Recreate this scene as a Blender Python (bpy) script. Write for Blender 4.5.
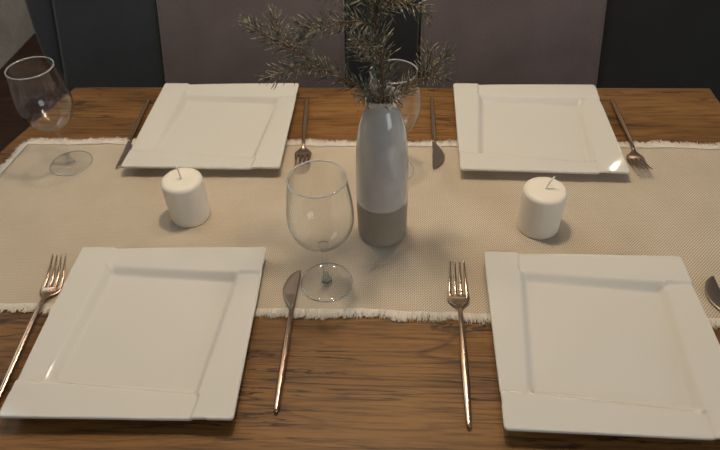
import bpy, bmesh, math, random
from mathutils import Vector, Matrix, Quaternion
import numpy as np

for o in list(bpy.data.objects):
    bpy.data.objects.remove(o)
sc = bpy.context.scene
COL = sc.collection
T = 0.75                       # height of the tabletop above the floor

# ------------------------------------------------------------------ camera
cam_d = bpy.data.cameras.new('camera')
cam = bpy.data.objects.new('camera', cam_d)
COL.objects.link(cam)
rt = Vector((0.99835419, 0.04999386, -0.0280985))
up = Vector((-0.01386233, 0.68579777, 0.72766013))
fw = Vector((-0.05564842, 0.72607302, -0.68536211))
R = Matrix((rt, up, -fw)).transposed()
cam.matrix_world = Matrix.Translation((0, 0, T + 0.62585)) @ R.to_4x4()
cam_d.sensor_width = 36
cam_d.lens = 36 * 611.48 / 720
cam_d.clip_start = 0.02
cam_d.dof.use_dof = True
cam_d.dof.focus_distance = 0.80
cam_d.dof.aperture_fstop = 11
sc.camera = cam

# ------------------------------------------------------------------ world, lamps, exposure
w = bpy.data.worlds.new('room_ambience')
sc.world = w
w.use_nodes = True
wn = w.node_tree
bg = wn.nodes['Background']
bg.inputs[0].default_value = (0.80, 0.86, 0.92, 1)
bg.inputs[1].default_value = 0.13


def lamp(name, loc, energy, color, radius):
    d = bpy.data.lights.new(name, 'POINT')
    d.energy = energy
    d.color = color
    d.shadow_soft_size = radius
    o = bpy.data.objects.new(name, d)
    o.location = loc
    COL.objects.link(o)
    return o


WARM = (1.0, 0.81, 0.60)
lamp('ceiling_lamp_bulb', (-0.05, 0.80, T + 1.15), 22.0, WARM, 0.06)
lamp('ceiling_lamp_bulb', (0.22, 0.98, T + 1.25), 8.0, WARM, 0.028)
lamp('ceiling_lamp_bulb', (-0.36, 0.95, T + 1.25), 8.0, WARM, 0.028)

lamp('ceiling_lamp_bulb', (-1.30, 1.50, T + 1.20), 2.0, WARM, 0.014)
lamp('ceiling_lamp_bulb', (1.02, 2.40, T + 1.15), 2.5, WARM, 0.014)


def area(name, loc, target, sx, sy, energy, color):
    d = bpy.data.lights.new(name, 'AREA')
    d.shape = 'RECTANGLE'
    d.size = sx
    d.size_y = sy
    d.energy = energy
    d.color = color
    o = bpy.data.objects.new(name, d)
    o.location = loc
    o.rotation_euler = (Vector(target) - Vector(loc)).to_track_quat('-Z', 'Y').to_euler()
    COL.objects.link(o)
    return o


area('window_daylight', (-1.78, 1.2, T + 1.35), (0, 0.8, T), 0.8, 0.8, 6.0, (0.66, 0.85, 1.0))
area('window_daylight', (1.9, -1.2, T + 0.9), (0, 0.8, T), 1.2, 1.2, 15.0, (0.90, 0.95, 1.0))

sc.view_settings.view_transform = 'Standard'
sc.view_settings.look = 'None'
sc.view_settings.gamma = 1
sc.view_settings.use_curve_mapping = False
sc.view_settings.exposure = 0.05


# ------------------------------------------------------------------ helpers
def lin(r, g, b):
    def f(c):
        c /= 255
        return c / 12.92 if c <= 0.04045 else ((c + 0.055) / 1.055) ** 2.4
    return (f(r), f(g), f(b), 1)


def mat(name, color=(0.8, 0.8, 0.8, 1), rough=0.5, metal=0.0, **kw):
    m = bpy.data.materials.new(name)
    m.use_nodes = True
    b = m.node_tree.nodes['Principled BSDF']
    b.inputs['Base Color'].default_value = color
    b.inputs['Roughness'].default_value = rough
    b.inputs['Metallic'].default_value = metal
    for k, v in kw.items():
        b.inputs[k.replace('_', ' ')].default_value = v
    return m


def nodes(m):
    return m.node_tree.nodes, m.node_tree.links, m.node_tree.nodes['Principled BSDF']


def mesh_obj(name, verts, faces, m=None, parent=None, smooth=True):
    me = bpy.data.meshes.new(name)
    me.from_pydata([tuple(v) for v in verts], [], faces)
    me.update()
    if m:
        me.materials.append(m)
    if smooth:
        me.polygons.foreach_set('use_smooth', [True] * len(me.polygons))
    o = bpy.data.objects.new(name, me)
    COL.objects.link(o)
    if parent:
        o.parent = parent
    return o


def thing(name, label, cat, loc, group=None, rotz=0.0):
    o = bpy.data.objects.new(name, None)
    o.empty_display_size = 0.02
    COL.objects.link(o)
    o.location = loc
    o.rotation_euler = (0, 0, rotz)
    tag(o, label, cat, group)
    return o


def tag(o, label, cat, group=None):
    o['label'] = label
    o['category'] = cat
    if group:
        o['group'] = group


def copy_thing(src, loc, label, rotz=0.0):
    c = src.copy()
    COL.objects.link(c)
    c.location = loc
    c.rotation_euler = (0, 0, rotz)
    c['label'] = label
    for ch in list(src.children):
        d = ch.copy()
        COL.objects.link(d)
        d.parent = c
    return c


def lathe(profile, n=64, closed=False):
    """profile: list of (r, z). r==0 makes a pole."""
    V, F, rings = [], [], []
    for r, z in profile:
        if r < 1e-7:
            rings.append([len(V)])
            V.append((0, 0, z))
        else:
            rings.append(list(range(len(V), len(V) + n)))
            for i in range(n):
                a = 2 * math.pi * i / n
                V.append((r * math.cos(a), r * math.sin(a), z))
    seq = list(zip(rings, rings[1:]))
    if closed:
        seq.append((rings[-1], rings[0]))
    for a, b in seq:
        for i in range(n):
            j = (i + 1) % n
            if len(a) == 1 and len(b) == 1:
                continue
            if len(a) == 1:
                F.append((a[0], b[j], b[i]))
            elif len(b) == 1:
                F.append((a[i], a[j], b[0]))
            else:
                F.append((a[i], a[j], b[j], b[i]))
    return V, F


def smooth_profile(pts, per=6):
    out = []
    n = len(pts)
    for i in range(n - 1):
        p0 = pts[max(i - 1, 0)]
        p1, p2 = pts[i], pts[i + 1]
        p3 = pts[min(i + 2, n - 1)]
        for k in range(per):
            t = k / per
            out.append(tuple(0.5 * (2 * p1[j] + (p2[j] - p0[j]) * t + (2 * p0[j] - 5 * p1[j] + 4 * p2[j] - p3[j]) * t * t
                                    + (3 * p1[j] - p0[j] - 3 * p2[j] + p3[j]) * t ** 3) for j in range(len(p1))))
    out.append(tuple(pts[-1]))
    return out


def sweep_sections(secs, n=14, power=2.0):
    """secs: list of (cx, y, z, halfwidth, halfthick) along y; elliptical sections, capped."""
    V, F = [], []
    for cx, y, z, a, b in secs:
        for i in range(n):
            t = 2 * math.pi * i / n
            c, s = math.cos(t), math.sin(t)
            V.append((cx + a * math.copysign(abs(c) ** (2 / power), c), y, z + b * math.copysign(abs(s) ** (2 / power), s)))
    for k in range(len(secs) - 1):
        for i in range(n):
            j = (i + 1) % n
            F.append((k * n + i, (k + 1) * n + i, (k + 1) * n + j, k * n + j))
    F.append(tuple(range(n)))
    F.append(tuple(range((len(secs) - 1) * n, len(secs) * n))[::-1])
    return V, F


def merge(parts):
    V, F = [], []
    for v, f in parts:
        o = len(V)
        V += list(v)
        F += [tuple(i + o for i in q) for q in f]
    return V, F


def rounded_box(name, size, loc, bevel, m, parent=None, segs=4):
    bm = bmesh.new()
    bmesh.ops.create_cube(bm, size=1)
    bmesh.ops.scale(bm, vec=size, verts=bm.verts)
    bmesh.ops.bevel(bm, geom=bm.edges[:], offset=bevel, segments=segs, profile=0.5, affect='EDGES')
    me = bpy.data.meshes.new(name)
    bm.to_mesh(me)
    bm.free()
    me.polygons.foreach_set('use_smooth', [True] * len(me.polygons))
    me.materials.append(m)
    o = bpy.data.objects.new(name, me)
    COL.objects.link(o)
    o.location = loc
    if parent:
        o.parent = parent
    return o


# ------------------------------------------------------------------ materials
def ramp(N, stops):
    r = N.new('ShaderNodeValToRGB')
    el = r.color_ramp.elements
    while len(el) < len(stops):
        el.new(0.5)
    for e, (p, c) in zip(el, stops):
        e.position = p
        e.color = c
    return r


def mapped(N, L, scale, rot=(0, 0, 0), loc=(0, 0, 0)):
    tc = N.new('ShaderNodeTexCoord')
    mp = N.new('ShaderNodeMapping')
    mp.inputs['Scale'].default_value = scale
    mp.inputs['Rotation'].default_value = rot
    mp.inputs['Location'].default_value = loc
    L.new(tc.outputs['Object'], mp.inputs['Vector'])
    return mp


def noise(N, L, src, scale, detail=4, rough=0.55, dist=0.0):
    n = N.new('ShaderNodeTexNoise')
    n.inputs['Scale'].default_value = scale
    n.inputs['Detail'].default_value = detail
    n.inputs['Roughness'].default_value = rough
    n.inputs['Distortion'].default_value = dist
    L.new(src.outputs[0], n.inputs['Vector'])
    return n


def mixrgb(N, L, mode, fac, a, b):
    m = N.new('ShaderNodeMix')
    m.data_type = 'RGBA'
    m.blend_type = mode
    m.clamp_result = True
    for sock, v in ((m.inputs['Factor'], fac), (m.inputs['A'], a), (m.inputs['B'], b)):
        if hasattr(v, 'is_linked'):
            L.new(v, sock)
        else:
            sock.default_value = v
    return m.outputs['Result']


def wood_material(name, base, dark, light, crack, rough=0.5):
    m = mat(name, rough=rough)
    N, L, B = nodes(m)
    for i, s in enumerate([s for s in B.inputs if s.name == 'Base Color' and s.type == 'RGBA']):
        pass
    B.inputs['Specular IOR Level'].default_value = 0.28
    mp = mapped(N, L, (1.2, 7.0, 1.0))
    n1 = noise(N, L, mp, 1.7, 5, 0.6, 0.6)
    r1 = ramp(N, [(0.30, dark), (0.52, base), (0.75, light)])
    L.new(n1.outputs['Fac'], r1.inputs[0])
    # fine grain
    mg = mapped(N, L, (11, 260, 1))
    n2 = noise(N, L, mg, 1.0, 6, 0.7, 0.3)
    r2 = ramp(N, [(0.38, (0.45, 0.43, 0.40, 1)), (0.52, (1, 1, 1, 1)), (0.8, (1.1, 1.08, 1.05, 1))])
    L.new(n2.outputs['Fac'], r2.inputs[0])
    c = mixrgb(N, L, 'MULTIPLY', 0.85, r1.outputs[0], r2.outputs[0])
    # cathedral growth lines
    mw = mapped(N, L, (0.55, 9.0, 1), loc=(0.2, 0.3, 0))
    nw = noise(N, L, mw, 1.3, 3, 0.5, 0.4)
    mul = N.new('ShaderNodeMath'); mul.operation = 'MULTIPLY'; mul.inputs[1].default_value = 26
    L.new(nw.outputs['Fac'], mul.inputs[0])
    fr = N.new('ShaderNodeMath'); fr.operation = 'FRACT'
    L.new(mul.outputs[0], fr.inputs[0])
    r3 = ramp(N, [(0.0, (0.66, 0.62, 0.58, 1)), (0.18, (1, 1, 1, 1)), (0.9, (1, 1, 1, 1)), (1.0, (0.66, 0.62, 0.58, 1))])
    L.new(fr.outputs[0], r3.inputs[0])
    c = mixrgb(N, L, 'MULTIPLY', 0.8, c, r3.outputs[0])
    # dark open cracks and knots
    mc = mapped(N, L, (2.2, 22, 1), loc=(0.35, 0.9, 0))
    n3 = noise(N, L, mc, 1.0, 5, 0.62, 0.9)
    ab = N.new('ShaderNodeMath'); ab.operation = 'SUBTRACT'; ab.inputs[1].default_value = 0.5
    L.new(n3.outputs['Fac'], ab.inputs[0])
    ab2 = N.new('ShaderNodeMath'); ab2.operation = 'ABSOLUTE'
    L.new(ab.outputs[0], ab2.inputs[0])
    r4 = ramp(N, [(0.0, (1, 1, 1, 1)), (0.008, (0.9, 0.9, 0.9, 1)), (0.018, (0, 0, 0, 1))])
    L.new(ab2.outputs[0], r4.inputs[0])
    mk = mapped(N, L, (2.0, 6.0, 1), loc=(1.7, 3.1, 0))
    n4 = noise(N, L, mk, 1.5, 2, 0.5)
    r5 = ramp(N, [(0.40, (0, 0, 0, 1)), (0.52, (1, 1, 1, 1))])
    L.new(n4.outputs['Fac'], r5.inputs[0])
    f = mixrgb(N, L, 'MULTIPLY', 1.0, r4.outputs[0], r5.outputs[0])
    ml = mapped(N, L, (0.9, 10.0, 1), loc=(2.35, 1.12, 0))
    n6 = noise(N, L, ml, 1.0, 3, 0.5, 0.5)
    s6 = N.new('ShaderNodeMath'); s6.operation = 'PINGPONG'; s6.inputs[1].default_value = 0.045
    L.new(n6.outputs['Fac'], s6.inputs[0])
    r6 = ramp(N, [(0.0, (0.9, 0.9, 0.9, 1)), (0.0011, (0.7, 0.7, 0.7, 1)), (0.0030, (0, 0, 0, 1))])
    L.new(s6.outputs[0], r6.inputs[0])
    mq = mapped(N, L, (3.0, 14.0, 1), loc=(0.7, 5.1, 0))
    n7 = noise(N, L, mq, 1.0, 2, 0.5)
    r7 = ramp(N, [(0.44, (0, 0, 0, 1)), (0.56, (1, 1, 1, 1))])
    L.new(n7.outputs['Fac'], r7.inputs[0])
    g = mixrgb(N, L, 'MULTIPLY', 1.0, r6.outputs[0], r7.outputs[0])
    f = mixrgb(N, L, 'ADD', 1.0, f, g)
    fm = N.new('ShaderNodeMath'); fm.operation = 'MULTIPLY'; fm.inputs[1].default_value = 0.8
    L.new(f, fm.inputs[0])
    c = mixrgb(N, L, 'MIX', fm.outputs[0], c, crack)
    L.new(c, B.inputs['Base Color'])
    bp = N.new('ShaderNodeBump'); bp.inputs['Strength'].default_value = 0.25; bp.inputs['Distance'].default_value = 0.0006
    L.new(n2.outputs['Fac'], bp.inputs['Height'])
    L.new(bp.outputs[0], B.inputs['Normal'])
    return m


M_oak = wood_material('oak_tabletop', lin(130, 92, 48), lin(100, 68, 36), lin(150, 109, 60), lin(30, 23, 18))
M_oakleg = wood_material('oak_leg', lin(150, 110, 70), lin(120, 84, 50), lin(170, 130, 86), lin(48, 36, 28))
M_floor = wood_material('brown_floorboards', lin(92, 62, 50), lin(70, 46, 38), lin(110, 76, 60), lin(35, 25, 22), 0.5)


def fabric(name, c1, c2, scale, rough=0.95, bump=0.4, dist=0.0005):
    m = mat(name, rough=rough)
    N, L, B = nodes(m)
    mp = mapped(N, L, (1, 1, 1))
    n = noise(N, L, mp, scale, 3, 0.7)
    r = ramp(N, [(0.35, c1), (0.65, c2)])
    L.new(n.outputs['Fac'], r.inputs[0])
    n2 = noise(N, L, mp, 9, 3, 0.5)
    r2 = ramp(N, [(0.3, (0.86, 0.86, 0.86, 1)), (0.7, (1.1, 1.1, 1.1, 1))])
    L.new(n2.outputs['Fac'], r2.inputs[0])
    L.new(mixrgb(N, L, 'MULTIPLY', 1.0, r.outputs[0], r2.outputs[0]), B.inputs['Base Color'])
    bp = N.new('ShaderNodeBump'); bp.inputs['Strength'].default_value = bump; bp.inputs['Distance'].default_value = dist
    L.new(n.outputs['Fac'], bp.inputs['Height'])
    L.new(bp.outputs[0], B.inputs['Normal'])
    B.inputs['Sheen Weight'].default_value = 0.25
    B.inputs['Specular IOR Level'].default_value = 0.2
    return m


M_dark = fabric('dark_teal_upholstery', lin(34, 38, 41), lin(50, 56, 60), 420)
M_taupe = fabric('taupe_upholstery', lin(80, 71, 72), lin(102, 92, 92), 420)
M_black = fabric('near_black_upholstery', lin(24, 25, 27), lin(36, 38, 40), 420)
M_wall = fabric('grey_wall_plaster', lin(190, 190, 185), lin(208, 207, 200), 60, bump=0.2)


def linen():
    m = mat('woven_linen', rough=0.95)
    N, L, B = nodes(m)
    B.inputs['Specular IOR Level'].default_value = 0.15
    B.inputs['Sheen Weight'].default_value = 0.2
    tc = N.new('ShaderNodeTexCoord')

    def wave(rot, scale, dist):
        mp = N.new('ShaderNodeMapping')
        mp.inputs['Rotation'].default_value = (0, 0, rot)
        L.new(tc.outputs['Object'], mp.inputs['Vector'])
        wv = N.new('ShaderNodeTexWave')
        wv.inputs['Scale'].default_value = scale
        wv.inputs['Distortion'].default_value = dist
        wv.inputs['Detail'].default_value = 1
        L.new(mp.outputs[0], wv.inputs['Vector'])
        return wv
    w1 = wave(0, 112, 1.4)
    w2 = wave(math.pi / 2, 112, 1.4)
    w3 = wave(math.pi / 4, 105, 1.4)
    a = mixrgb(N, L, 'MULTIPLY', 1.0, w1.outputs['Color'], w2.outputs['Color'])
    b = mixrgb(N, L, 'MIX', 0.55, a, w3.outputs['Color'])
    r = ramp(N, [(0.1, lin(166, 150, 128)), (0.75, lin(222, 209, 188))])
    L.new(b, r.inputs[0])
    mp = N.new('ShaderNodeMapping')
    mp.inputs['Scale'].default_value = (1, 1, 1)
    L.new(tc.outputs['Object'], mp.inputs['Vector'])
    n = noise(N, L, mp, 14, 4, 0.6)
    r2 = ramp(N, [(0.3, (0.93, 0.92, 0.90, 1)), (0.7, (1.03, 1.03, 1.03, 1))])
    L.new(n.outputs['Fac'], r2.inputs[0])
    L.new(mixrgb(N, L, 'MULTIPLY', 1.0, r.outputs[0], r2.outputs[0]), B.inputs['Base Color'])
    bp = N.new('ShaderNodeBump'); bp.inputs['Strength'].default_value = 0.5; bp.inputs['Distance'].default_value = 0.0005
    L.new(b, bp.inputs['Height'])
    n5 = noise(N, L, mp, 7, 2, 0.5)
    bp2 = N.new('ShaderNodeBump'); bp2.inputs['Strength'].default_value = 0.35; bp2.inputs['Distance'].default_value = 0.006
    L.new(n5.outputs['Fac'], bp2.inputs['Height'])
    L.new(bp.outputs[0], bp2.inputs['Normal'])
    L.new(bp2.outputs[0], B.inputs['Normal'])
    return m


M_linen = linen()
M_fringe = mat('frayed_cotton', lin(220, 213, 200), 0.95)
M_china = mat('white_glazed_china', lin(214, 210, 200), 0.055)
M_bronze = mat('copper_toned_steel', (0.48, 0.33, 0.235, 1), 0.24, 1.0)
M_blade = mat('brushed_bronze_blade', (0.34, 0.27, 0.22, 1), 0.36, 1.0)
M_wax = mat('white_candle_wax', lin(232, 224, 208), 0.5, Subsurface_Weight=0.12, Subsurface_Scale=0.01)
M_wick = mat('cotton_wick', lin(226, 222, 208), 0.9)


def glaze():
    m = mat('white_grey_ceramic_glaze', lin(190, 192, 190), 0.14, Coat_Weight=0.5, Coat_Roughness=0.05)
    N, L, B = nodes(m)
    mp = mapped(N, L, (1, 1, 1))
    n = noise(N, L, mp, 30, 3, 0.5)
    r = ramp(N, [(0.3, lin(176, 172, 165)), (0.7, lin(194, 190, 183))])
    L.new(n.outputs['Fac'], r.inputs[0])
    L.new(r.outputs[0], B.inputs['Base Color'])
    return m


M_glaze = glaze()
M_bare = fabric('bare_stoneware', lin(146, 135, 118), lin(160, 149, 130), 700, rough=0.8, bump=0.2)


def thin_glass(name, tint=(0.995, 0.997, 0.997, 1)):
    m = bpy.data.materials.new(name)
    m.use_nodes = True
    N, L = m.node_tree.nodes, m.node_tree.links
    N.remove(N['Principled BSDF'])
    out = N['Material Output']
    tr = N.new('ShaderNodeBsdfTransparent')
    gl = N.new('ShaderNodeBsdfGlossy')
    lt = N.new('ShaderNodeLayerWeight'); lt.inputs['Blend'].default_value = 0.5
    rt_ = ramp(N, [(0.0, tint), (0.55, (0.985, 0.99, 0.99, 1)), (0.78, (0.90, 0.92, 0.925, 1)), (0.92, (0.58, 0.61, 0.63, 1)), (1.0, (0.18, 0.21, 0.23, 1))])
    L.new(lt.outputs['Facing'], rt_.inputs[0])
    L.new(rt_.outputs[0], tr.inputs[0]); gl.inputs['Roughness'].default_value = 0.02
    lw = N.new('ShaderNodeLayerWeight'); lw.inputs['Blend'].default_value = 0.5
    pw = N.new('ShaderNodeMath'); pw.operation = 'POWER'; pw.inputs[1].default_value = 4.5
    L.new(lw.outputs['Facing'], pw.inputs[0])
    fr = N.new('ShaderNodeMath'); fr.operation = 'MULTIPLY_ADD'; fr.inputs[1].default_value = 0.75; fr.inputs[2].default_value = 0.035
    L.new(pw.outputs[0], fr.inputs[0])
    mx = N.new('ShaderNodeMixShader')
    L.new(fr.outputs[0], mx.inputs[0])
    L.new(tr.outputs[0], mx.inputs[1])
    L.new(gl.outputs[0], mx.inputs[2])
    L.new(mx.outputs[0], out.inputs[0])
    return m


M_glass = thin_glass('clear_glass')
M_rim = mat('fire_polished_glass_rim', (0.85, 0.9, 0.92, 1), 0.08, Transmission_Weight=0.75, IOR=1.5)


def needle_mat():
    m = mat('fir_needles', rough=0.5)
    N, L, B = nodes(m)
    mp = mapped(N, L, (1, 1, 1))
    n = noise(N, L, mp, 160, 2, 0.6)
    r = ramp(N, [(0.3, lin(46, 50, 41)), (0.5, lin(78, 79, 66)), (0.66, lin(172, 162, 134))])
    L.new(n.outputs['Fac'], r.inputs[0])
    L.new(r.outputs[0], B.inputs['Base Color'])
    return m


M_needle = needle_mat()
M_twig = mat('brown_fir_bark', lin(112, 80, 52), 0.85)

# ------------------------------------------------------------------ room
def slab(name, x0, x1, y0, y1, z0, z1, m):
    V = [(x0, y0, z0), (x1, y0, z0), (x1, y1, z0), (x0, y1, z0), (x0, y0, z1), (x1, y0, z1), (x1, y1, z1), (x0, y1, z1)]
    F = [(3, 2, 1, 0), (4, 5, 6, 7), (0, 1, 5, 4), (1, 2, 6, 5), (2, 3, 7, 6), (3, 0, 4, 7)]
    o = mesh_obj(name, V, F, m, smooth=False)
    o['kind'] = 'structure'
    return o


slab('floor', -1.84, 2.6, -2.4, 3.0, -0.05, 0.0, M_floor)
slab('wall_left', -1.92, -1.84, -2.4, 3.0, 0, 2.6, M_wall)
slab('wall_back', -1.92, 2.6, 3.0, 3.08, 0, 2.6, M_wall)

# ------------------------------------------------------------------ table
tx = [(-0.645, 1.057), (0.596, 1.057), (0.598, 0.27), (-0.68, 0.27), (-0.715, 0.46), (-0.72, 0.66), (-0.692, 0.853)]
tbl = thing('dining_table', 'oak dining table with dark grain cracks under the linen runner', 'table', (-0.05, 0.66, 0))
bm = bmesh.new()
lo = [bm.verts.new((x + 0.05, y - 0.66, T - 0.035)) for x, y in tx[::-1]]
f = bm.faces.new(lo[::-1])
r = bmesh.ops.extrude_face_region(bm, geom=[f])
for v in [g for g in r['geom'] if isinstance(g, bmesh.types.BMVert)]:
    v.co.z = T
bmesh.ops.recalc_face_normals(bm, faces=bm.faces)
bmesh.ops.bevel(bm, geom=[e for e in bm.edges if abs(e.verts[0].co.z - e.verts[1].co.z) < 1e-5], offset=0.0025, segments=3,
                profile=0.5, affect='EDGES')
me = bpy.data.meshes.new('tabletop')
bm.to_mesh(me); bm.free()
me.materials.append(M_oak)
o = bpy.data.objects.new('tabletop', me); COL.objects.link(o); o.parent = tbl
for sx, sy in ((-0.52, -0.32), (0.57, -0.32), (0.57, 0.20), (-0.52, 0.20)):
    rounded_box('leg', (0.07, 0.07, T - 0.035), (sx, sy, (T - 0.035) / 2), 0.006, M_oakleg, tbl, 2)

# ------------------------------------------------------------------ sofa behind the table
TILT = math.atan2(0.10, 0.23)
SY, SZ = 1.326, T - 0.27
sofa = thing('sofa', 'dark teal upholstered bench sofa standing behind the table', 'sofa', (0.0, 1.5, 0))
# backrest shell: outline in the leaning plane, extruded backwards
outline = [(-0.80, -0.02), (-0.835, 0.05), (-0.90, 0.115), (-0.932, 0.16), (-0.945, 0.22), (-0.955, 0.29), (-0.953, 0.318), (-0.942, 0.334), (-0.92, 0.342),
           (1.16, 0.342), (1.18, 0.334), (1.19, 0.315), (1.19, -0.02)]
bm = bmesh.new()
vs = [bm.verts.new((x, 0, s)) for x, s in outline]
f = bm.faces.new(vs)
r = bmesh.ops.extrude_face_region(bm, geom=[f])
for v in [g for g in r['geom'] if isinstance(g, bmesh.types.BMVert)]:
    v.co.y = 0.12
bmesh.ops.recalc_face_normals(bm, faces=bm.faces)
bmesh.ops.bevel(bm, geom=[e for e in bm.edges if abs(e.verts[0].co.y - e.verts[1].co.y) < 1e-5], offset=0.012, segments=4,
                profile=0.5, affect='EDGES')
me = bpy.data.meshes.new('backrest')
bm.to_mesh(me); bm.free()
me.materials.append(M_dark)
me.polygons.foreach_set('use_smooth', [True] * len(me.polygons))
o = bpy.data.objects.new('backrest', me); COL.objects.link(o)
o.rotation_euler = (-TILT, 0, 0)
o.location = (0, SY + 0.043 - 1.5, SZ)
o.parent = sofa
rounded_box('seat', (1.95, 0.50, 0.14), (0.17, 1.19 - 1.5, SZ - 0.084), 0.03, M_dark, sofa)
rounded_box('base', (1.90, 0.50, 0.22), (0.17, 1.21 - 1.5, SZ - 0.266), 0.015, M_dark, sofa)
for sx in (-0.70, 1.05):
    for sy in (-0.50, -0.08):
        rounded_box('leg', (0.05, 0.05, SZ - 0.376), (sx, sy, (SZ - 0.376) / 2), 0.005, M_oakleg, sofa, 2)


def back_cushion(x0, x1, m, label, group, fwd=0.0, h=0.335):
    wd = x1 - x0
    bm = bmesh.new()
    bmesh.ops.create_cube(bm, size=1)
    bmesh.ops.scale(bm, vec=(wd, 0.034 + fwd, h), verts=bm.verts)
    bmesh.ops.translate(bm, vec=(0, 0.017 - fwd / 2, h / 2 + 0.002), verts=bm.verts)
    bmesh.ops.bevel(bm, geom=bm.edges[:], offset=0.015, segments=4, profile=0.5, affect='EDGES')
    me = bpy.data.meshes.new('back_cushion')
    bm.to_mesh(me); bm.free()
    me.materials.append(m)
    me.polygons.foreach_set('use_smooth', [True] * len(me.polygons))
    o = bpy.data.objects.new('back_cushion', me)
    COL.objects.link(o)
    o.location = ((x0 + x1) / 2, SY, SZ + 0.004)
    o.rotation_euler = (-TILT, 0, 0)
    tag(o, label, 'cushion', group)
    return o


back_cushion(-0.862, -0.598, M_dark, 'dark teal back cushion at the left end of the sofa, behind the left plate', 'dark teal back cushions')
back_cushion(-0.592, -0.130, M_taupe, 'taupe back cushion of the sofa left of the fir sprigs', 'taupe back cushions', 0.012)
back_cushion(-0.124, 0.054, M_black, 'narrow dark back cushion straight behind the vase and fir sprigs', 'dark teal back cushions')
back_cushion(0.060, 0.496, M_taupe, 'taupe back cushion of the sofa right of the fir sprigs', 'taupe back cushions', 0.012)
back_cushion(0.502, 1.12, M_black, 'dark back cushion at the right end of the sofa, beyond the taupe one', 'dark teal back cushions')

# ------------------------------------------------------------------ table runner
rng = random.Random(4)
RT = 0.0014
run = thing('table_runner', 'beige woven linen table runner with frayed white edges lying along the oak table', 'table runner', (0, 0.68, T))
NX, NY = 160, 44


def edge_w(t, seed):
    return 0.0016 * math.sin(t * 21 + seed) + 0.0009 * math.sin(t * 57 + seed * 3) + 0.0005 * math.sin(t * 143 + seed)


V, F = [], []
for side in (RT, 0.0001):
    for j in range(NY + 1):
        v = j / NY
        for i in range(NX + 1):
            u = i / NX
            y0 = 0.4955 + edge_w(u * 1.25, 1)
            y1 = 0.8640 + edge_w(u * 1.25, 4)
            y = y0 + (y1 - y0) * v
            x0 = -0.669 + 0.14 * 0.0 + (0.03 * max(0, (v - 0.55)) / 0.45) * 0.5 + edge_w(v * .37, 2)
            x1 = 0.578
            V.append((x0 + (x1 - x0) * u, y - 0.68, side))
n1 = (NX + 1) * (NY + 1)
for j in range(NY):
    for i in range(NX):
        a = j * (NX + 1) + i
        F.append((a, a + 1, a + NX + 2, a + NX + 1))
        F.append((a + n1, a + n1 + NX + 1, a + n1 + NX + 2, a + n1 + 1))
for i in range(NX):
    a = i; F.append((a + 1, a, a + n1, a + 1 + n1))
    a = NY * (NX + 1) + i; F.append((a, a + 1, a + 1 + n1, a + n1))
for j in range(NY):
    a = j * (NX + 1); F.append((a, a + NX + 1, a + NX + 1 + n1, a + n1))
    a = j * (NX + 1) + NX; F.append((a + NX + 1, a, a + n1, a + NX + 1 + n1))
mesh_obj('woven_cloth', V, F, M_linen, run)
# frayed threads
V, F = [], []


def thread(x, y, dx, dy, ln):
    """a short bent thread from (x, y) pointing along (dx, dy)."""
    px, py = -dy, dx
    k = rng.uniform(-0.5, 0.5) * 0.5
    c = rng.uniform(-0.5, 0.5)
    base = len(V)
    r_ = rng.uniform(0.00035, 0.0006)
    for s in range(4):
        t = s / 3
        off = (k * t + c * t * t) * ln * 0.7
        cx, cy = x + dx * ln * t + px * off, y + dy * ln * t + py * off
        z = 0.0018 + 0.0010 * math.sin(t * 2.6) * (0.5 + rng.random() * 0.6)
        rr = r_ * (1 - 0.4 * t)
        V.extend([(cx + px * rr, cy + py * rr, z), (cx, cy, z + rr * 1.6), (cx - px * rr, cy - py * rr, z)])
    for s in range(3):
        a = base + s * 3
        F.extend([(a, a + 1, a + 4, a + 3), (a + 1, a + 2, a + 5, a + 4), (a + 2, a, a + 3, a + 5)])


def clump(t, seed):
    return 0.78 + 0.12 * math.sin(t * 90 + seed) * math.sin(t * 37 + seed * 2) + 0.10 * math.sin(t * 400 + seed)


for i in range(6000):
    x = rng.uniform(-0.668, 0.578)
    u = (x + 0.668) / 1.247
    y = 0.4955 + edge_w(u * 1.25, 1) - 0.68 + 0.005
    thread(x, y, rng.uniform(-.25, .25), -1, rng.uniform(0.011, 0.0205) * clump(x, 1))
    x = rng.uniform(-0.655, 0.578)
    u = (x + 0.668) / 1.247
    y = 0.8640 + edge_w(u * 1.25, 4) - 0.68 - 0.005
    thread(x, y, rng.uniform(-.3, .3), 1, rng.uniform(0.011, 0.023) * clump(x, 5))
for i in range(1500):
    y = rng.uniform(0.497, 0.862)
    v = (y - 0.497) / 0.365
    x = -0.669 + (0.03 * max(0, (v - 0.55)) / 0.45) * 0.5
    thread(x + 0.002, y - 0.68, -1, rng.uniform(-.3, .3), rng.uniform(0.008, 0.017) * clump(y, 3))
fr = mesh_obj('fringe', V, F, M_fringe, run)
fr['label'] = 'frayed white fringe'
fr['kind'] = 'stuff'

Z0 = T + RT + 0.0003

# ------------------------------------------------------------------ plates
S2 = 0.130


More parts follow.
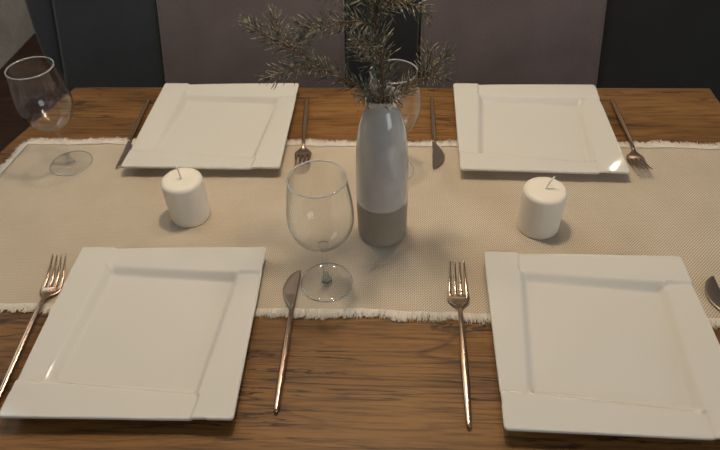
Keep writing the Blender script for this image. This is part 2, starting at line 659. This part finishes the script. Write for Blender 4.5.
def plate_mesh():
    n = 170
    idx = np.linspace(-1, 1, n + 1)
    # slightly denser towards the border
    g = np.sign(idx) * (np.abs(idx) ** 0.9) * S2
    X, Y = np.meshgrid(g, g, indexing='xy')

    def xr(y):
        return 0.102 - 0.017 * np.clip((0.102 - y) / 0.232, 0, 1)

    def rot(x, y, k):            # express the point in the frame where band k is the right band
        for _ in range(k):
            x, y = y, -x
        return x, y
    sm = lambda a, b, d: np.clip((d - a) / (b - a), 0, 1) ** 2 * (3 - 2 * np.clip((d - a) / (b - a), 0, 1))
    d, h = [], []
    for k in range(4):
        x, y = rot(X, Y, k)
        d.append(x - xr(y))
        s = np.clip((0.102 - y) / 0.232, 0, 1)
        t = np.clip((x - xr(y)) / (S2 - xr(y)), 0, 1)
        zin = 0.0148 + 0.0062 * s ** 2
        zout = 0.0195 + 0.0012 * s - 0.002 * (1 - s) ** 3
        h.append(zin + (zout - zin) * t)
    b = [sm(-0.0026, 0.0022, dk) for dk in d]
    a = [sm(-0.0120, 0.0008, dk) for dk in d]
    num = 0; den = 0; inv = 1
    for k in range(4):
        nk = (k + 1) % 4
        wk = b[k] * (1 - b[nk]) + 1e-4 * np.exp(np.clip(d[k], -0.08, 0.0) / 0.004)
        num = num + wk * h[k]
        den = den + wk
        inv = inv * (1 - a[k])
    H = num / den
    Z = 0.0060 + (H - 0.0060) * (1 - inv)
    # rounded corners and a slightly bowed outline
    Xo, Yo = X.copy(), Y.copy()
    rc = 0.0045
    core = S2 - rc
    ex, ey = np.maximum(np.abs(X) - core, 0), np.maximum(np.abs(Y) - core, 0)
    L = np.hypot(ex, ey)
    both = (ex > 0) & (ey > 0)
    mlen = np.maximum(ex, ey)
    sc_ = np.where(both, mlen / np.maximum(L, 1e-9), 1)
    Xo = np.sign(X) * np.where(both, core + ex * sc_, np.abs(X))
    Yo = np.sign(Y) * np.where(both, core + ey * sc_, np.abs(Y))
    # the owning end of every band stands out a touch at its seam
    for k in range(4):
        x, y = rot(X, Y, k)
        edge = np.clip((x - 0.11) / 0.02, 0, 1)
        out = 0.0010 * edge * np.clip((0.102 - y) / 0.232, 0, 1) * (y < 0.102) - 0.0006 * edge * sm(0.04, 0.10, y) * (y <= 0.102)
        ox, oy = out, 0 * out
        for _ in range((4 - k) % 4):
            ox, oy = oy, -ox
        Xo += ox; Yo += oy
    V, F = [], []
    m = n + 1
    for j in range(m):
        for i in range(m):
            V.append([Xo[j, i], Yo[j, i], Z[j, i]])
    # round lip
    q = lambda j, i: j * m + i
    for j in range(n):
        for i in range(n):
            F.append((q(j, i), q(j, i + 1), q(j + 1, i + 1), q(j + 1, i)))
    border = [q(0, i) for i in range(n)] + [q(j, n) for j in range(n)] + [q(n, n - i) for i in range(n)] + [q(n - j, 0) for j in range(n)]
    prev = border
    nb = len(border)
    steps = [(1.0045, -0.0008), (1.0075, -0.0022), (1.006, -0.0038), (0.995, -0.0046)]
    basez = [V[k][2] for k in border]
    rings = []
    for s_, dz in steps:
        ring = []
        for c, k in enumerate(border):
            ring.append(len(V)); V.append([V[k][0] * s_, V[k][1] * s_, basez[c] + dz])
        rings.append(ring)
    for s_, z in ((0.80, 0.0090), (0.71, 0.0022), (0.705, 0.0), (0.67, 0.0), (0.66, 0.0022), (0.3, 0.0024)):
        ring = []
        for c, k in enumerate(border):
            zz = z if s_ < 0.8 else basez[c] - 0.0095
            ring.append(len(V)); V.append([V[k][0] * s_, V[k][1] * s_, zz])
        rings.append(ring)
    for ring in rings:
        for c in range(nb):
            e = (c + 1) % nb
            F.append((prev[e], prev[c], ring[c], ring[e]))
        prev = ring
    cidx = len(V); V.append([0, 0, 0.0024])
    for c in range(nb):
        F.append((prev[(c + 1) % nb], prev[c], cidx))
    return V, F


PV, PF = plate_mesh()
first = mesh_obj('square_plate', PV, PF, M_china)
plates = [(-0.3057, 0.4585, 0.0187, 'square white china plate at the front left, between a fork and the front knife'),
          (0.2522, 0.4584, -0.0153, 'square white china plate at the front right, cut by the right edge of the photo'),
          (-0.3169, 0.9030, -0.0001, 'square white china plate at the far left, behind the left candle'),
          (0.2370, 0.9014, -0.0212, 'square white china plate at the far right, behind the right candle')]
for i, (x, y, a, lb) in enumerate(plates):
    o = first if i == 0 else first.copy()
    if i:
        COL.objects.link(o)
    o.location = (x, y, Z0)
    o.rotation_euler = (0, 0, a)
    tag(o, lb, 'plate', 'square white plates')


# ------------------------------------------------------------------ cutlery
def densify(secs, per=5):
    return smooth_profile(secs, per)


def make_fork(label, loc):
    t = thing('fork', label, 'fork', loc, 'forks')
    # tines and head; tips at y = 0, handle end at y = -0.232
    parts = []
    for k in (-1.5, -0.5, 0.5, 1.5):
        parts.append(sweep_sections(densify([(k * 0.0060, 0.000, 0.0205, 0.0006, 0.0005), (k * 0.0061, -0.002, 0.0196, 0.0012, 0.0008),
                                             (k * 0.0066, -0.018, 0.0120, 0.0018, 0.0011), (k * 0.0073, -0.034, 0.0063, 0.0023, 0.0012),
                                             (k * 0.0076, -0.047, 0.0040, 0.0027, 0.0012), (k * 0.0074, -0.051, 0.0037, 0.0027, 0.0012)], 4), 10))
    parts.append(sweep_sections(densify([(0, -0.0455, 0.0042, 0.0139, 0.0007), (0, -0.048, 0.0039, 0.0144, 0.0013), (0, -0.053, 0.0036, 0.0142, 0.0014),
                                         (0, -0.058, 0.0038, 0.0118, 0.0016), (0, -0.062, 0.0046, 0.0075, 0.0018), (0, -0.066, 0.0060, 0.0042, 0.0021),
                                         (0, -0.071, 0.0078, 0.0030, 0.0023), (0, -0.076, 0.0090, 0.0030, 0.0024)], 4), 20))
    hd = mesh_obj('fork_head', *merge(parts), M_bronze, t)
    hd['label'] = 'four-tined fork head'
    V, F = sweep_sections(densify([(0, -0.074, 0.0087, 0.0029, 0.0023), (0, -0.090, 0.0095, 0.0032, 0.0025), (0, -0.120, 0.0088, 0.0040, 0.0027),
                                   (0, -0.150, 0.0073, 0.0045, 0.0029), (0, -0.185, 0.0054, 0.0043, 0.0029), (0, -0.215, 0.0038, 0.0036, 0.0026),
                                   (0, -0.228, 0.0032, 0.0030, 0.0023), (0, -0.2315, 0.0031, 0.0020, 0.0016), (0, -0.2325, 0.0031, 0.0006, 0.0005)], 5), 16)
    mesh_obj('handle', V, F, M_bronze, t)
    return t


def make_knife(label, loc):
    t = thing('knife', label, 'knife', loc, 'table knives')
    # blade: back at x = 0.006, belly towards -x; tip at y = 0
    prof = smooth_profile([(0.0045, 0.0, 0.0004), (0.0020, -0.003, 0.0034), (-0.0015, -0.011, 0.0070), (-0.0042, -0.023, 0.0095), (-0.0050, -0.036, 0.0100),
                           (-0.0040, -0.048, 0.0086), (-0.0010, -0.060, 0.0056), (0.0008, -0.068, 0.0036), (0.0010, -0.074, 0.0032)], 5)
    secs = []
    for cx, y, hw in prof:
        k = min(1, max(0, (-y - 0.045) / 0.03))
        secs.append((cx, y, 0.0028 + 0.0010 * k, hw, 0.0008 + 0.0016 * k))
    V, F = sweep_sections(secs, 18)
    mesh_obj('blade', V, F, M_blade, t)
    V, F = sweep_sections(densify([(0.0010, -0.072, 0.0038, 0.0032, 0.0024), (0.0012, -0.090, 0.0044, 0.0038, 0.0030), (0.0014, -0.130, 0.0045, 0.0043, 0.0034),
                                   (0.0014, -0.170, 0.0040, 0.0040, 0.0032), (0.0014, -0.200, 0.0034, 0.0034, 0.0028), (0.0014, -0.212, 0.0031, 0.0029, 0.0024),
                                   (0.0014, -0.2155, 0.0030, 0.0018, 0.0015), (0.0014, -0.2165, 0.0030, 0.0005, 0.0004)], 5), 16)
    mesh_obj('handle', V, F, M_bronze, t)
    return t


def aim(tip, end):
    """rotation that takes local -Y onto the direction tip -> end."""
    return math.atan2(end[1] - tip[1], end[0] - tip[0]) + math.pi / 2


forks = [((0.0855, 0.571), (0.0850, 0.340), 'copper-toned fork left of the front right plate, its handle on bare wood'),
         ((-0.4665, 0.572), (-0.4550, 0.340), 'copper-toned fork at the left edge, left of the front left plate'),
         ((-0.1520, 0.781), (-0.1695, 1.012), 'copper-toned fork right of the far left plate, tines towards the glass'),
         ((0.3925, 0.776), (0.3995, 1.010), 'copper-toned fork right of the far right plate')]
src = make_fork(forks[0][2], (0, 0, 0))
for i, (a, b, lb) in enumerate(forks):
    loc = (a[0], a[1], Z0)
    if i == 0:
        src.location = loc
        src.rotation_euler = (0, 0, aim(a, b))
    else:
        copy_thing(src, loc, lb, aim(a, b))
knives = [((-0.1326, 0.5660), (-0.1312, 0.350), 'copper-toned table knife right of the front left plate, in front of the glass'),
          ((0.4210, 0.5690), (0.4160, 0.352), 'table knife at the right edge of the photo, only its blade tip in view'),
          ((0.0675, 0.7950), (0.0690, 1.011), 'dark table knife behind the vase, left of the far right plate'),
          ((-0.4625, 0.7900), (-0.4745, 1.009), 'dark table knife along the left side of the far left plate')]
srck = make_knife(knives[0][2], (0, 0, 0))
for i, (a, b, lb) in enumerate(knives):
    loc = (a[0], a[1], Z0)
    if i == 0:
        srck.location = loc
        srck.rotation_euler = (0, 0, aim(a, b))
    else:
        copy_thing(srck, loc, lb, aim(a, b))

# ------------------------------------------------------------------ candles
def make_candle(label, loc, wick):
    t = thing('pillar_candle', label, 'candle', loc, 'white pillar candles')
    R_ = 0.0301
    prof = [(0, 0), (R_ - 0.002, 0), (R_ - 0.0005, 0.0006), (R_, 0.002)] + [(R_, 0.002 + 0.063 * k / 8) for k in range(1, 9)] + \
           [(R_ - 0.0003, 0.0670), (R_ - 0.0014, 0.0690), (R_ - 0.0032, 0.0705), (R_ - 0.006, 0.0714), (R_ - 0.012, 0.0720), (0.010, 0.0718), (0.005, 0.0712), (0.0025, 0.0710), (0, 0.0710)]
    mesh_obj('wax_body', *lathe(prof, 72), M_wax, t)
    pts = [Vector(p) + Vector((0, 0, 0.005)) for p in wick]
    V, F = [], []
    for p in pts:
        for i in range(8):
            a = 2 * math.pi * i / 8
            V.append(p + Vector((0.0014 * math.cos(a), 0.0014 * math.sin(a), 0)))
    for k in range(len(pts) - 1):
        for i in range(8):
            j = (i + 1) % 8
            F.append((k * 8 + i, k * 8 + j, (k + 1) * 8 + j, (k + 1) * 8 + i))
    F.append(tuple(range((len(pts) - 1) * 8, len(pts) * 8)))
    mesh_obj('wick', V, F, M_wick, t)


make_candle('unlit white pillar candle on the runner between the two left plates, wick upright', (-0.3105, 0.6790, Z0),
            [(0, 0, 0.0655), (0.0003, 0, 0.070), (-0.0006, 0.001, 0.080), (-0.0016, 0.001, 0.0880)])
make_candle('unlit white pillar candle on the runner between the two right plates, wick bent right', (0.2100, 0.6650, Z0),
            [(0, 0, 0.0655), (0.0012, 0, 0.070), (0.0040, 0.001, 0.0780), (0.0085, 0.0015, 0.0860)])

# ------------------------------------------------------------------ wine glasses
def make_glass(label, loc):
    t = thing('wine_glass', label, 'wine glass', loc, 'clear wine glasses')
    outer = smooth_profile([(0.0050, 0.0735), (0.0140, 0.0770), (0.0250, 0.0840), (0.0340, 0.0945), (0.0393, 0.1070), (0.0412, 0.1200), (0.0406, 0.1350),
                            (0.0387, 0.1510), (0.0363, 0.1665), (0.0345, 0.1790)], 5)
    inner = [(max(r - (0.0011 if z > 0.085 else 0.0016), 0.0), z + (0.0 if z > 0.09 else 0.0016)) for r, z in outer]
    prof = [(0, 0.0732)] + outer + [(0.0344, 0.1796), (0.0341, 0.1799), (0.0337, 0.1799), (0.0334, 0.1796)] + inner[::-1][:-1] + [(0, 0.0765)]
    mesh_obj('bowl', *lathe(prof, 72), M_glass, t)
    ring = [(0.0342 + 0.0010 * math.cos(k * math.pi / 5), 0.1804 + 0.0010 * math.sin(k * math.pi / 5)) for k in range(10)]
    mesh_obj('rim', *lathe(ring, 80, closed=True), M_rim, t)
    stem = [(0, 0.0045)] + smooth_profile([(0.0075, 0.0046), (0.0050, 0.0075), (0.0037, 0.0140), (0.0034, 0.0300), (0.0035, 0.0540), (0.0044, 0.0670), (0.0072, 0.0728)], 4) + [(0, 0.0730)]
    mesh_obj('stem', *lathe(stem, 32), M_glass, t)
    base = [(0, 0.0), (0.0335, 0.0), (0.0345, 0.0006), (0.0347, 0.0012), (0.0342, 0.0018), (0.0300, 0.0021), (0.0200, 0.0027), (0.0120, 0.0035), (0.0076, 0.0043), (0, 0.0044)]
    mesh_obj('base', *lathe(base, 72), M_glass, t)
    ring = [(0.0345 + 0.0008 * math.cos(k * math.pi / 4), 0.0010 + 0.0008 * math.sin(k * math.pi / 4)) for k in range(8)]
    mesh_obj('base_rim', *lathe(ring, 80, closed=True), M_rim, t)
    return t


gl = make_glass('empty wine glass in the middle of the runner in front of the vase', (-0.0900, 0.5473, Z0))
copy_thing(gl, (-0.5500, 0.8040, Z0), 'empty wine glass at the far left corner, left of the far left plate')
copy_thing(gl, (-0.0035, 0.7937, Z0), 'empty wine glass half hidden behind the vase and fir needles')

# ------------------------------------------------------------------ vase
VX, VY = -0.0173, 0.6480
vase = thing('vase', 'tall bottle vase, glossy pale grey glaze above a bare beige band, holding fir sprigs', 'vase', (VX, VY, Z0))
full = smooth_profile([(0.0338, 0.0030), (0.0350, 0.0080), (0.0354, 0.0300), (0.0357, 0.0600), (0.0357, 0.0900), (0.0350, 0.1200), (0.0337, 0.1510),
                       (0.0312, 0.1745), (0.0272, 0.1920), (0.0218, 0.2065), (0.0178, 0.2160), (0.0186, 0.2230), (0.0232, 0.2290)], 5)
cut = 0.0680
lower = [p for p in full if p[1] < cut - 0.0005]
upper = [p for p in full if p[1] > cut + 0.0005]
rc_ = 0.0357
inner = [(r - 0.0035, z) for r, z in full if z > 0.012][::-1]
prof = [(rc_, cut), (rc_ + 0.0004, cut + 0.0008)] + [(r + 0.0003, z) for r, z in upper] + [(0.0231, 0.2303), (0.0217, 0.2308), (0.0203, 0.2297)] + inner[1:] + [(0.020, 0.0095), (0, 0.0090)]
mesh_obj('glazed_body', *lathe(prof, 80), M_glaze, vase)
prof = [(0, 0.0004), (0.0310, 0.0), (0.0328, 0.0010)] + lower + [(rc_, cut - 0.0001)]
b_ = mesh_obj('bare_base', *lathe(prof, 80), M_bare, vase)
b_['label'] = 'unglazed beige lower band'

# ------------------------------------------------------------------ fir sprigs
def catmull(pts, per=8):
    return [Vector(p) for p in smooth_profile([tuple(p) for p in pts], per)]


def tube(pts, r0, r1, n=7):
    V, F = [], []
    m = len(pts)
    ref = Vector((0.3, 0.9, 0.2)).normalized()
    for k, p in enumerate(pts):
        d = (pts[min(k + 1, m - 1)] - pts[max(k - 1, 0)]).normalized()
        a = d.cross(ref).normalized()
        b = d.cross(a).normalized()
        r = r0 + (r1 - r0) * k / (m - 1)
        for i in range(n):
            t = 2 * math.pi * i / n
            V.append(p + a * r * math.cos(t) + b * r * math.sin(t))
    for k in range(m - 1):
        for i in range(n):
            j = (i + 1) % n
            F.append((k * n + i, k * n + j, (k + 1) * n + j, (k + 1) * n + i))
    F.append(tuple(range(n))[::-1])
    F.append(tuple(range((m - 1) * n, m * n)))
    return V, F


def needle(p, d, ln, r, rg):
    """curved tapering needle."""
    side = d.cross(Vector((rg.uniform(-1, 1), rg.uniform(-1, 1), rg.uniform(-1, 1)))).normalized()
    oth = d.cross(side).normalized()
    V, F = [], []
    bend = rg.uniform(0.02, 0.16) * ln
    for k, (t, rr) in enumerate(((0, 0.6), (0.35, 1.0), (0.72, 0.95), (1, 0.25))):
        c = p + d * ln * t + side * bend * t * t
        for i in range(4):
            a = math.pi / 2 * i
            V.append(c + side * r * rr * math.cos(a) + oth * r * 0.7 * rr * math.sin(a))
    for k in range(3):
        for i in range(4):
            j = (i + 1) % 4
            F.append((k * 4 + i, k * 4 + j, (k + 1) * 4 + j, (k + 1) * 4 + i))
    F.append((12, 13, 14, 15))
    return V, F


def sprig(label, twigs, seed, spacing=0.00120, skip=0.0):
    """twigs: list of (points, r0, r1, needle length, bare start length)."""
    rg = random.Random(seed)
    t = thing('fir_sprig', label, 'fir sprig', (VX, VY, T + 0.2), 'fir sprigs in the vase')
    org = Vector((VX, VY, T + 0.2))
    stems, nd = [], []
    for pts, r0, r1, nl, bare in twigs:
        c = catmull([Vector(p) + Vector((0, 0, T)) - org for p in pts])
        stems.append(tube(c, r0, r1))
        ph = rg.random() * 6
        dist = 0.0
        nxt = bare
        total = sum((b - a).length for a, b in zip(c, c[1:]))
        for a, b in zip(c, c[1:]):
            seg = (b - a).length
            d = (b - a).normalized()
            ref = d.cross(Vector((0.2, 0.95, 0.25))).normalized()
            oth = d.cross(ref).normalized()
            while nxt < dist + seg:
                u = (nxt - dist) / seg
                p = a + (b - a) * u
                ph += 2.4 + rg.uniform(-0.4, 0.4)
                rad = ref * math.cos(ph) + oth * math.sin(ph)
                endf = nxt / total
                fwd = 0.45 + 0.6 * endf + rg.uniform(-0.25, 0.35) + (1.4 if bare > 0.1 and nxt < bare + 0.012 else 0)
                dd = (rad + d * fwd + Vector((rg.uniform(-.15, .15), rg.uniform(-.15, .15), rg.uniform(-.05, .2)))).normalized()
                ln = nl * rg.uniform(0.75, 1.15) * (1.0 - 0.25 * max(0, endf - 0.8) * 5 * 0.4)
                nd.append(needle(p + rad * r1 * 0.8, dd, ln, rg.uniform(0.00062, 0.00092), rg))
                nxt += spacing * rg.uniform(0.6, 1.4)
            dist += seg
        # the tuft at the tip
        tip = c[-1]
        d = (c[-1] - c[-3]).normalized()
        for _ in range(9):
            dd = (d + Vector((rg.uniform(-.6, .6), rg.uniform(-.6, .6), rg.uniform(-.6, .6)))).normalized()
            nd.append(needle(tip, dd, nl * rg.uniform(0.6, 1.0), 0.0005, rg))
    mesh_obj('stem', *merge(stems), M_twig, t)
    n_ = mesh_obj('needles', *merge(nd), M_needle, t)
    n_['kind'] = 'stuff'
    return t


def root(dx, dy, x=0.0, y=0.0):
    """points of a stem inside the vase, rising to the mouth."""
    return [(VX + dx * 0.4 + x, VY + dy * 0.4 + y, 0.10), (VX + dx * 0.7, VY + dy * 0.7, 0.17), (VX + dx, VY + dy, 0.218)]


NL = 0.0225
sprig('long fir sprig reaching left out of the vase over the far left plate', [
    (root(-0.008, -0.001) + [(-0.037, 0.652, 0.237), (-0.067, 0.655, 0.251), (-0.094, 0.660, 0.266), (-0.115, 0.662, 0.281), (-0.137, 0.665, 0.291), (-0.158, 0.67, 0.300), (-0.172, 0.675, 0.308)], 0.0019, 0.0009, NL, 0.127),
    ([(-0.120, 0.662, 0.283), (-0.118, 0.656, 0.290), (-0.113, 0.65, 0.299), (-0.104, 0.645, 0.305)], 0.0010, 0.0007, NL * 0.9, 0.004),
    ([(-0.080, 0.658, 0.259), (-0.100, 0.645, 0.270), (-0.120, 0.632, 0.274), (-0.142, 0.622, 0.272)], 0.0011, 0.0007, NL, 0.004),
    ([(-0.128, 0.664, 0.287), (-0.140, 0.680, 0.296), (-0.148, 0.695, 0.310)], 0.0010, 0.0007, NL * 0.9, 0.004),
], 11)
sprig('dense upright fir sprig in the vase, running out of the photo at the top', [
    (root(0.001, 0.004) + [(-0.016, 0.662, 0.245), (-0.018, 0.665, 0.275), (-0.023, 0.670, 0.304), (-0.026, 0.672, 0.334), (-0.028, 0.680, 0.364), (-0.030, 0.684, 0.395)], 0.0022, 0.0011, NL * 1.1, 0.126),
    ([(-0.022, 0.668, 0.310), (-0.047, 0.662, 0.319), (-0.069, 0.652, 0.319), (-0.091, 0.640, 0.322), (-0.107, 0.635, 0.323)], 0.0011, 0.0007, NL, 0.006),
    ([(-0.025, 0.670, 0.326), (-0.006, 0.662, 0.340), (0.012, 0.652, 0.344), (0.027, 0.645, 0.339)], 0.0011, 0.0007, NL * 0.95, 0.004),
    ([(-0.018, 0.666, 0.275), (-0.028, 0.650, 0.290), (-0.036, 0.632, 0.303), (-0.040, 0.618, 0.316)], 0.0011, 0.0007, NL, 0.004),
    ([(-0.017, 0.666, 0.258), (-0.032, 0.668, 0.266), (-0.045, 0.671, 0.277)], 0.0011, 0.0007, NL, 0.004),
    ([(-0.026, 0.672, 0.338), (-0.051, 0.680, 0.345), (-0.075, 0.688, 0.342)], 0.0010, 0.0007, NL, 0.006),
], 23, 0.00095)
sprig('short bushy fir sprig leaning right out of the vase over the hidden glass', [
    (root(0.0065, -0.001) + [(0.007, 0.655, 0.231), (0.026, 0.660, 0.245), (0.043, 0.665, 0.258), (0.056, 0.669, 0.269)], 0.0018, 0.0009, NL, 0.126),
    ([(0.029, 0.660, 0.246), (0.042, 0.647, 0.256), (0.054, 0.638, 0.262)], 0.0010, 0.0007, NL * 0.9, 0.003),
    ([(0.030, 0.661, 0.248), (0.036, 0.672, 0.260), (0.038, 0.680, 0.273)], 0.0010, 0.0007, NL * 0.9, 0.003),
], 37)
sprig('small fir sprig tilting forward over the lip of the vase', [
    (root(-0.003, -0.008) + [(-0.026, 0.632, 0.236), (-0.031, 0.612, 0.252), (-0.036, 0.594, 0.262)], 0.0016, 0.0008, NL, 0.128),
    ([(-0.024, 0.640, 0.230), (-0.012, 0.625, 0.243), (-0.002, 0.612, 0.252)], 0.0009, 0.0006, NL * 0.9, 0.003),
], 51)
